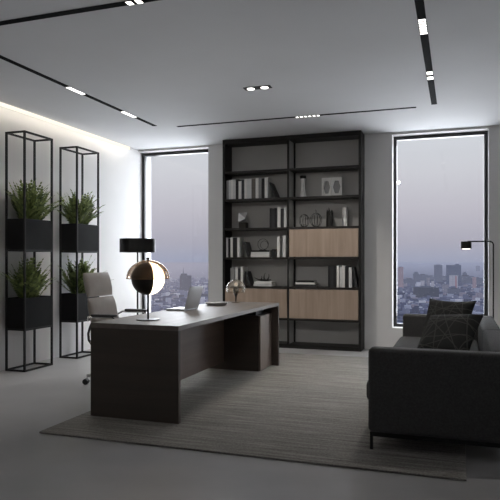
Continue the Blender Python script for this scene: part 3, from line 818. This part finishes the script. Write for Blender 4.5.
# slim reading lamp
t = thing('reading_lamp', 'slim black floor lamp with lit cylindrical head behind sofa', 'lamp', (.402, 7.55, 0))
obj('base', lathe(new_bm(), [(.11, 0), (.11, .010), (.012, .016)]), M['black'], t)
pts = [(0, 0, .01), (0, 0, .8), (0, 0, 1.385)] + [(-.04+.04*math.cos(a), -.012*(1-math.cos(a)), 1.385+.045*math.sin(a)) for a in [PI/2*k/8 for k in range(1, 9)]] + [(-.18, -.04, 1.43), (-.285, -.057, 1.43)]
bm = new_bm(); tube(bm, pts, .0085, 10); obj('pole', bm, M['black'], t)
hd = obj('lamp_head', lathe(new_bm(), [(.060, 1.345), (.060, 1.425), (.056, 1.43), (0, 1.43)], cx=-.300, cy=-.060, cap=False), M['black'], t)
obj('diffuser', lathe(new_bm(), [(0, 1.334), (.03, 1.336), (.048, 1.342), (.056, 1.352), (0, 1.352)], cx=-.300, cy=-.060, cap=False), M['lampin'], hd)

# ------------------------------------------------------------------ the city beyond the windows
GZ = -110.0
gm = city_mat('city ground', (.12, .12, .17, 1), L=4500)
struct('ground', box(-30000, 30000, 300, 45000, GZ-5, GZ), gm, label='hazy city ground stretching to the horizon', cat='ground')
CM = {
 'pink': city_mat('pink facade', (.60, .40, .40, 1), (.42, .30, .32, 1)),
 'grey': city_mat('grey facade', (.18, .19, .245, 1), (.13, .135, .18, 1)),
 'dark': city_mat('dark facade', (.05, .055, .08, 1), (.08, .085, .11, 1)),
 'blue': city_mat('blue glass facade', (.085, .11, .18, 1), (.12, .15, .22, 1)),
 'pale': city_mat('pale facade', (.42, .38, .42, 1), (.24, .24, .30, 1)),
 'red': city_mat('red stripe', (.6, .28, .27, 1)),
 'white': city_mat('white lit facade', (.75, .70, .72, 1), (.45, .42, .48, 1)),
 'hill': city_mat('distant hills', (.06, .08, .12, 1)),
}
TW = []
def tower(name, label, px0, px1, ytop, D, m, extra=None, depth=None, grp='city buildings beyond the windows'):
    x, y = ray((px0+px1)/2, D); w = (px1-px0)/F_PX*D; z1 = H+(261-ytop)/F_PX*D
    dp = depth or w
    t = thing(name, label, 'building', (x, y, GZ), YAW, grp); TW.append((x, y, (w*w+dp*dp)**.5/2))
    b = box(-w/2, w/2, -dp/2, dp/2, 0, z1-GZ)
    obj('block', b, CM[m], t, False)
    hgt = z1-GZ
    if extra == 'step':
        obj('upper_tier', box(-w*.3, w*.3, -dp*.3, dp*.3, hgt, hgt+w*.35), CM[m], t, False)
    elif extra == 'spire':
        obj('upper_tier', box(-w*.42, w*.1, -dp*.3, dp*.3, hgt, hgt+w*.18), CM[m], t, False)
        obj('spire', lathe(new_bm(), [(w*.04, hgt+w*.18), (w*.025, hgt+w*.45), (w*.008, hgt+w*.75)], cx=-w*.22, n=8), CM[m], t)
    elif extra == 'roofplant':
        obj('roof_plant', box(w*.2, w*.42, -dp*.2, dp*.2, hgt, hgt+w*.09), CM[m], t, False)
    elif extra == 'stripe':
        obj('stripe', box(w*.08, w*.30, -dp/2-.8, -dp/2, hgt*.1, hgt*.96), CM['red'], t, False)
    else:
        obj('roof_plant', box(-w*.25, w*.2, -dp*.25, dp*.25, hgt, hgt+w*.07), CM['dark' if m != 'dark' else 'grey'], t, False)
    return t
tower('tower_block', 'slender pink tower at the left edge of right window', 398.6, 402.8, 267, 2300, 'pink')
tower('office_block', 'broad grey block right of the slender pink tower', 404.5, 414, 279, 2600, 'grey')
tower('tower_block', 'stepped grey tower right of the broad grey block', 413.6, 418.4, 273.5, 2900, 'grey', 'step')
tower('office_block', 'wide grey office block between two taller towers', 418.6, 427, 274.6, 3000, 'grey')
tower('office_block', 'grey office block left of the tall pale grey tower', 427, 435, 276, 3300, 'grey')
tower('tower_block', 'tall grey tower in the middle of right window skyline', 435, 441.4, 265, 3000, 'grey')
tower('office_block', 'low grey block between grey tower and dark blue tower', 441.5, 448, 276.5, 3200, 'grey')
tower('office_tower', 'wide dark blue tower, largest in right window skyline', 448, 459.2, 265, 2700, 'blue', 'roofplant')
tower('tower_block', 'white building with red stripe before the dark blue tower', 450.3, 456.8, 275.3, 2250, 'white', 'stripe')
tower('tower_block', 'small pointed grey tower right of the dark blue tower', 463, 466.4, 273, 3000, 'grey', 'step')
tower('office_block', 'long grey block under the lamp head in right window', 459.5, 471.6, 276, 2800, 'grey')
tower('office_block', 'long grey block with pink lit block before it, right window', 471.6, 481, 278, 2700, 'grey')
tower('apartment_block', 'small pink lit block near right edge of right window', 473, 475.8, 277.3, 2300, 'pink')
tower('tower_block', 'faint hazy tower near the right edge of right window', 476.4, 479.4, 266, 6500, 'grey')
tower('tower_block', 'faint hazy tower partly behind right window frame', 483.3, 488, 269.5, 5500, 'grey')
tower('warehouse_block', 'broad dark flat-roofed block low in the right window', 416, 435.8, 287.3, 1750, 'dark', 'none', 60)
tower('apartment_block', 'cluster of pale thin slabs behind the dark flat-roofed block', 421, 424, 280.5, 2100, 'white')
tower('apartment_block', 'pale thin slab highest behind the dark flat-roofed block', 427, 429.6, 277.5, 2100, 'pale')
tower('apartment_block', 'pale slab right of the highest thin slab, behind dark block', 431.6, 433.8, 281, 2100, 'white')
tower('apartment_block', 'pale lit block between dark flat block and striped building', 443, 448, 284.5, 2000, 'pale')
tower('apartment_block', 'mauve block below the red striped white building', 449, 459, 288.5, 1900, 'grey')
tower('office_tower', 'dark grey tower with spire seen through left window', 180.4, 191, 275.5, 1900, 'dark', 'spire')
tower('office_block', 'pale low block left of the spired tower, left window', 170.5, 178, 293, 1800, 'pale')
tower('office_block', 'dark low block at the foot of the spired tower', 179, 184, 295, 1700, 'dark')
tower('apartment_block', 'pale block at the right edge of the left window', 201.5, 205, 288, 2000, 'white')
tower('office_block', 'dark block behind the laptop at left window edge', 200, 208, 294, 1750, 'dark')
# low-rise carpet
rr = random.Random(3); bm = new_bm()
for k in range(13000):
    D = 750*math.exp(rr.random()*1.5); px = rr.uniform(40, 640)
    x, y = ray(px, D); a = rr.choice((0, .3, .8))+rr.uniform(-.1, .1)
    w, dpt = rr.uniform(5, 17)*(D/1500)**.3, rr.uniform(5, 17)*(D/1500)**.3
    if any((x-a_)**2+(y-b_)**2 < (r_+(w*w+dpt*dpt)**.5/2+2)**2 for a_, b_, r_ in TW): continue
    h = rr.uniform(4, 12) if rr.random() < .88 else rr.uniform(12, 22)
    m4 = Matrix.Translation((x, y, GZ+h/2)) @ Matrix.Rotation(a, 4, 'Z') @ Matrix.Diagonal((w, dpt, h, 1))
    vs = [bm.verts.new(m4 @ Vector(c)) for c in ((-.5, -.5, -.5), (.5, -.5, -.5), (.5, .5, -.5), (-.5, .5, -.5), (-.5, -.5, .5), (.5, -.5, .5), (.5, .5, .5), (-.5, .5, .5))]
    for f in ((0, 1, 5, 4), (1, 2, 6, 5), (2, 3, 7, 6), (3, 0, 4, 7), (4, 5, 6, 7)): bm.faces.new([vs[i] for i in f])
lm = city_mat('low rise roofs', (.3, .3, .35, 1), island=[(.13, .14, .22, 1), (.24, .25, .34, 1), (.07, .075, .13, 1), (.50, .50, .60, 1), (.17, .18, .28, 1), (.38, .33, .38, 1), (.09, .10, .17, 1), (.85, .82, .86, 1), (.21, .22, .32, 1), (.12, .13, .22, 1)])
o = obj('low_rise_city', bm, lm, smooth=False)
tag(o, 'dense carpet of small low-rise houses below the skyline', 'buildings', kind='stuff')
# ------------------------------------------------------------------ sky
w = bpy.data.worlds.new('sky'); scene.world = w; w.use_nodes = True
nt = w.node_tree; nt.nodes.clear()
out = nt.nodes.new('ShaderNodeOutputWorld'); bg = nt.nodes.new('ShaderNodeBackground'); nt.links.new(bg.outputs[0], out.inputs[0])
tc = nt.nodes.new('ShaderNodeTexCoord'); sp = nt.nodes.new('ShaderNodeSeparateXYZ'); nt.links.new(tc.outputs['Generated'], sp.inputs[0])
r = nt.nodes.new('ShaderNodeValToRGB'); e = r.color_ramp.elements
e[0].position = 0; e[0].color = srgb(156, 160, 181)
e[1].position = .22; e[1].color = srgb(209, 213, 219)
for p, c in ((.03, srgb(170, 168, 182)), (.08, srgb(188, 185, 195)), (.14, srgb(203, 203, 210)), (.5, srgb(205, 215, 230)), (1, srgb(150, 175, 210))):
    q = e.new(p); q.color = c
nt.links.new(sp.outputs[2], r.inputs[0]); nt.links.new(r.outputs[0], bg.inputs[0]); bg.inputs[1].default_value = 1.07

# ------------------------------------------------------------------ lamps
def area(name, loc, rot, sx, sy, power, c=(1, 1, 1), spread=180):
    l = bpy.data.lights.new(name, 'AREA'); l.shape = 'RECTANGLE'; l.size = sx; l.size_y = sy; l.energy = power; l.color = c; l.spread = rad(spread)
    o = bpy.data.objects.new(name, l); col.objects.link(o); o.location = loc; o.rotation_euler = rot; return o
def spot(name, loc, target, power, size, blend=.6, c=(1, .95, .88), r=.03):
    l = bpy.data.lights.new(name, 'SPOT'); l.energy = power; l.spot_size = rad(size); l.spot_blend = blend; l.color = c; l.shadow_soft_size = r
    o = bpy.data.objects.new(name, l); col.objects.link(o); o.location = loc
    o.rotation_euler = (Vector(target)-Vector(loc)).to_track_quat('-Z', 'Y').to_euler(); return o
# cove wash down the left wall
area('cove_wash', (XL+.12, 3.3, ZC-.02), (0, rad(20), 0), .03, 9.2, 11, (1, .91, .77))
# daylight through the two windows
for a, b in (W1, W2):
    area('daylight', ((a+b)/2, YO+.3, 1.65), (rad(-90), 0, 0), b-a, 2.5, 105, (.90, .94, 1))
# spots at the track and recessed lamps, and added fill spots
for x, y in ((-3.66, yl2), (-3.66, yl4), (-.238, yr2), (-.238, yr4)):
    spot('track_or_fill_spot', (x, y, ZC-.02), (x-(.7 if x < -3 else 0), y, 0), 36, 110, .9)
spot('track_or_fill_spot', ((xb1+xb2)/2, 7.05, ZC-.02), ((xb1+xb2)/2, 7.1, 0), 75, 110, .9)
for x in (-2.75, -1.2): spot('track_or_fill_spot', (x, 3.535, ZC-.02), (x+.1, 8.2, .9), 56, 54, 1.0, (1, .97, .93))  # added front fill for back wall and bookcase, no track module here
for s in (-1, 1): spot('recessed_spot', (-1.885+s*.072, 5.69, ZC-.02), (-1.885+s*.072, 5.69, 0), 34, 100, .9)
spot('track_or_fill_spot', (-2.04, 3.535, ZC-.02), (-1.49, 2.73, 0), 14, 22, .9, (1, .8, .6))
spot('drum_lamp_glow', (-4.02, 7.05, 1.30), (-4.25, 7.05, 0), 14, 150, .7, (1, .93, .84), .12)
spot('reading_lamp_glow', (.085, 7.49, 1.32), (.085, 7.49, 0), 3, 120, .6, (1, .93, .84))
# added fill lamp aimed up to brighten the ceiling, no fixture there
area('ceiling_fill', (-1.7, 4.4, 1.9), (PI, 0, 0), 5.4, 7.0, 5, (.95, .97, 1))

vs = scene.view_settings
vs.view_transform = 'Standard'; vs.look = 'None'; vs.exposure = 0; vs.gamma = 1
scene.cycles.use_denoising = True
scene.cycles.max_bounces = 10; scene.cycles.diffuse_bounces = 5; scene.cycles.transparent_max_bounces = 12
scene.cycles.sample_clamp_indirect = 4
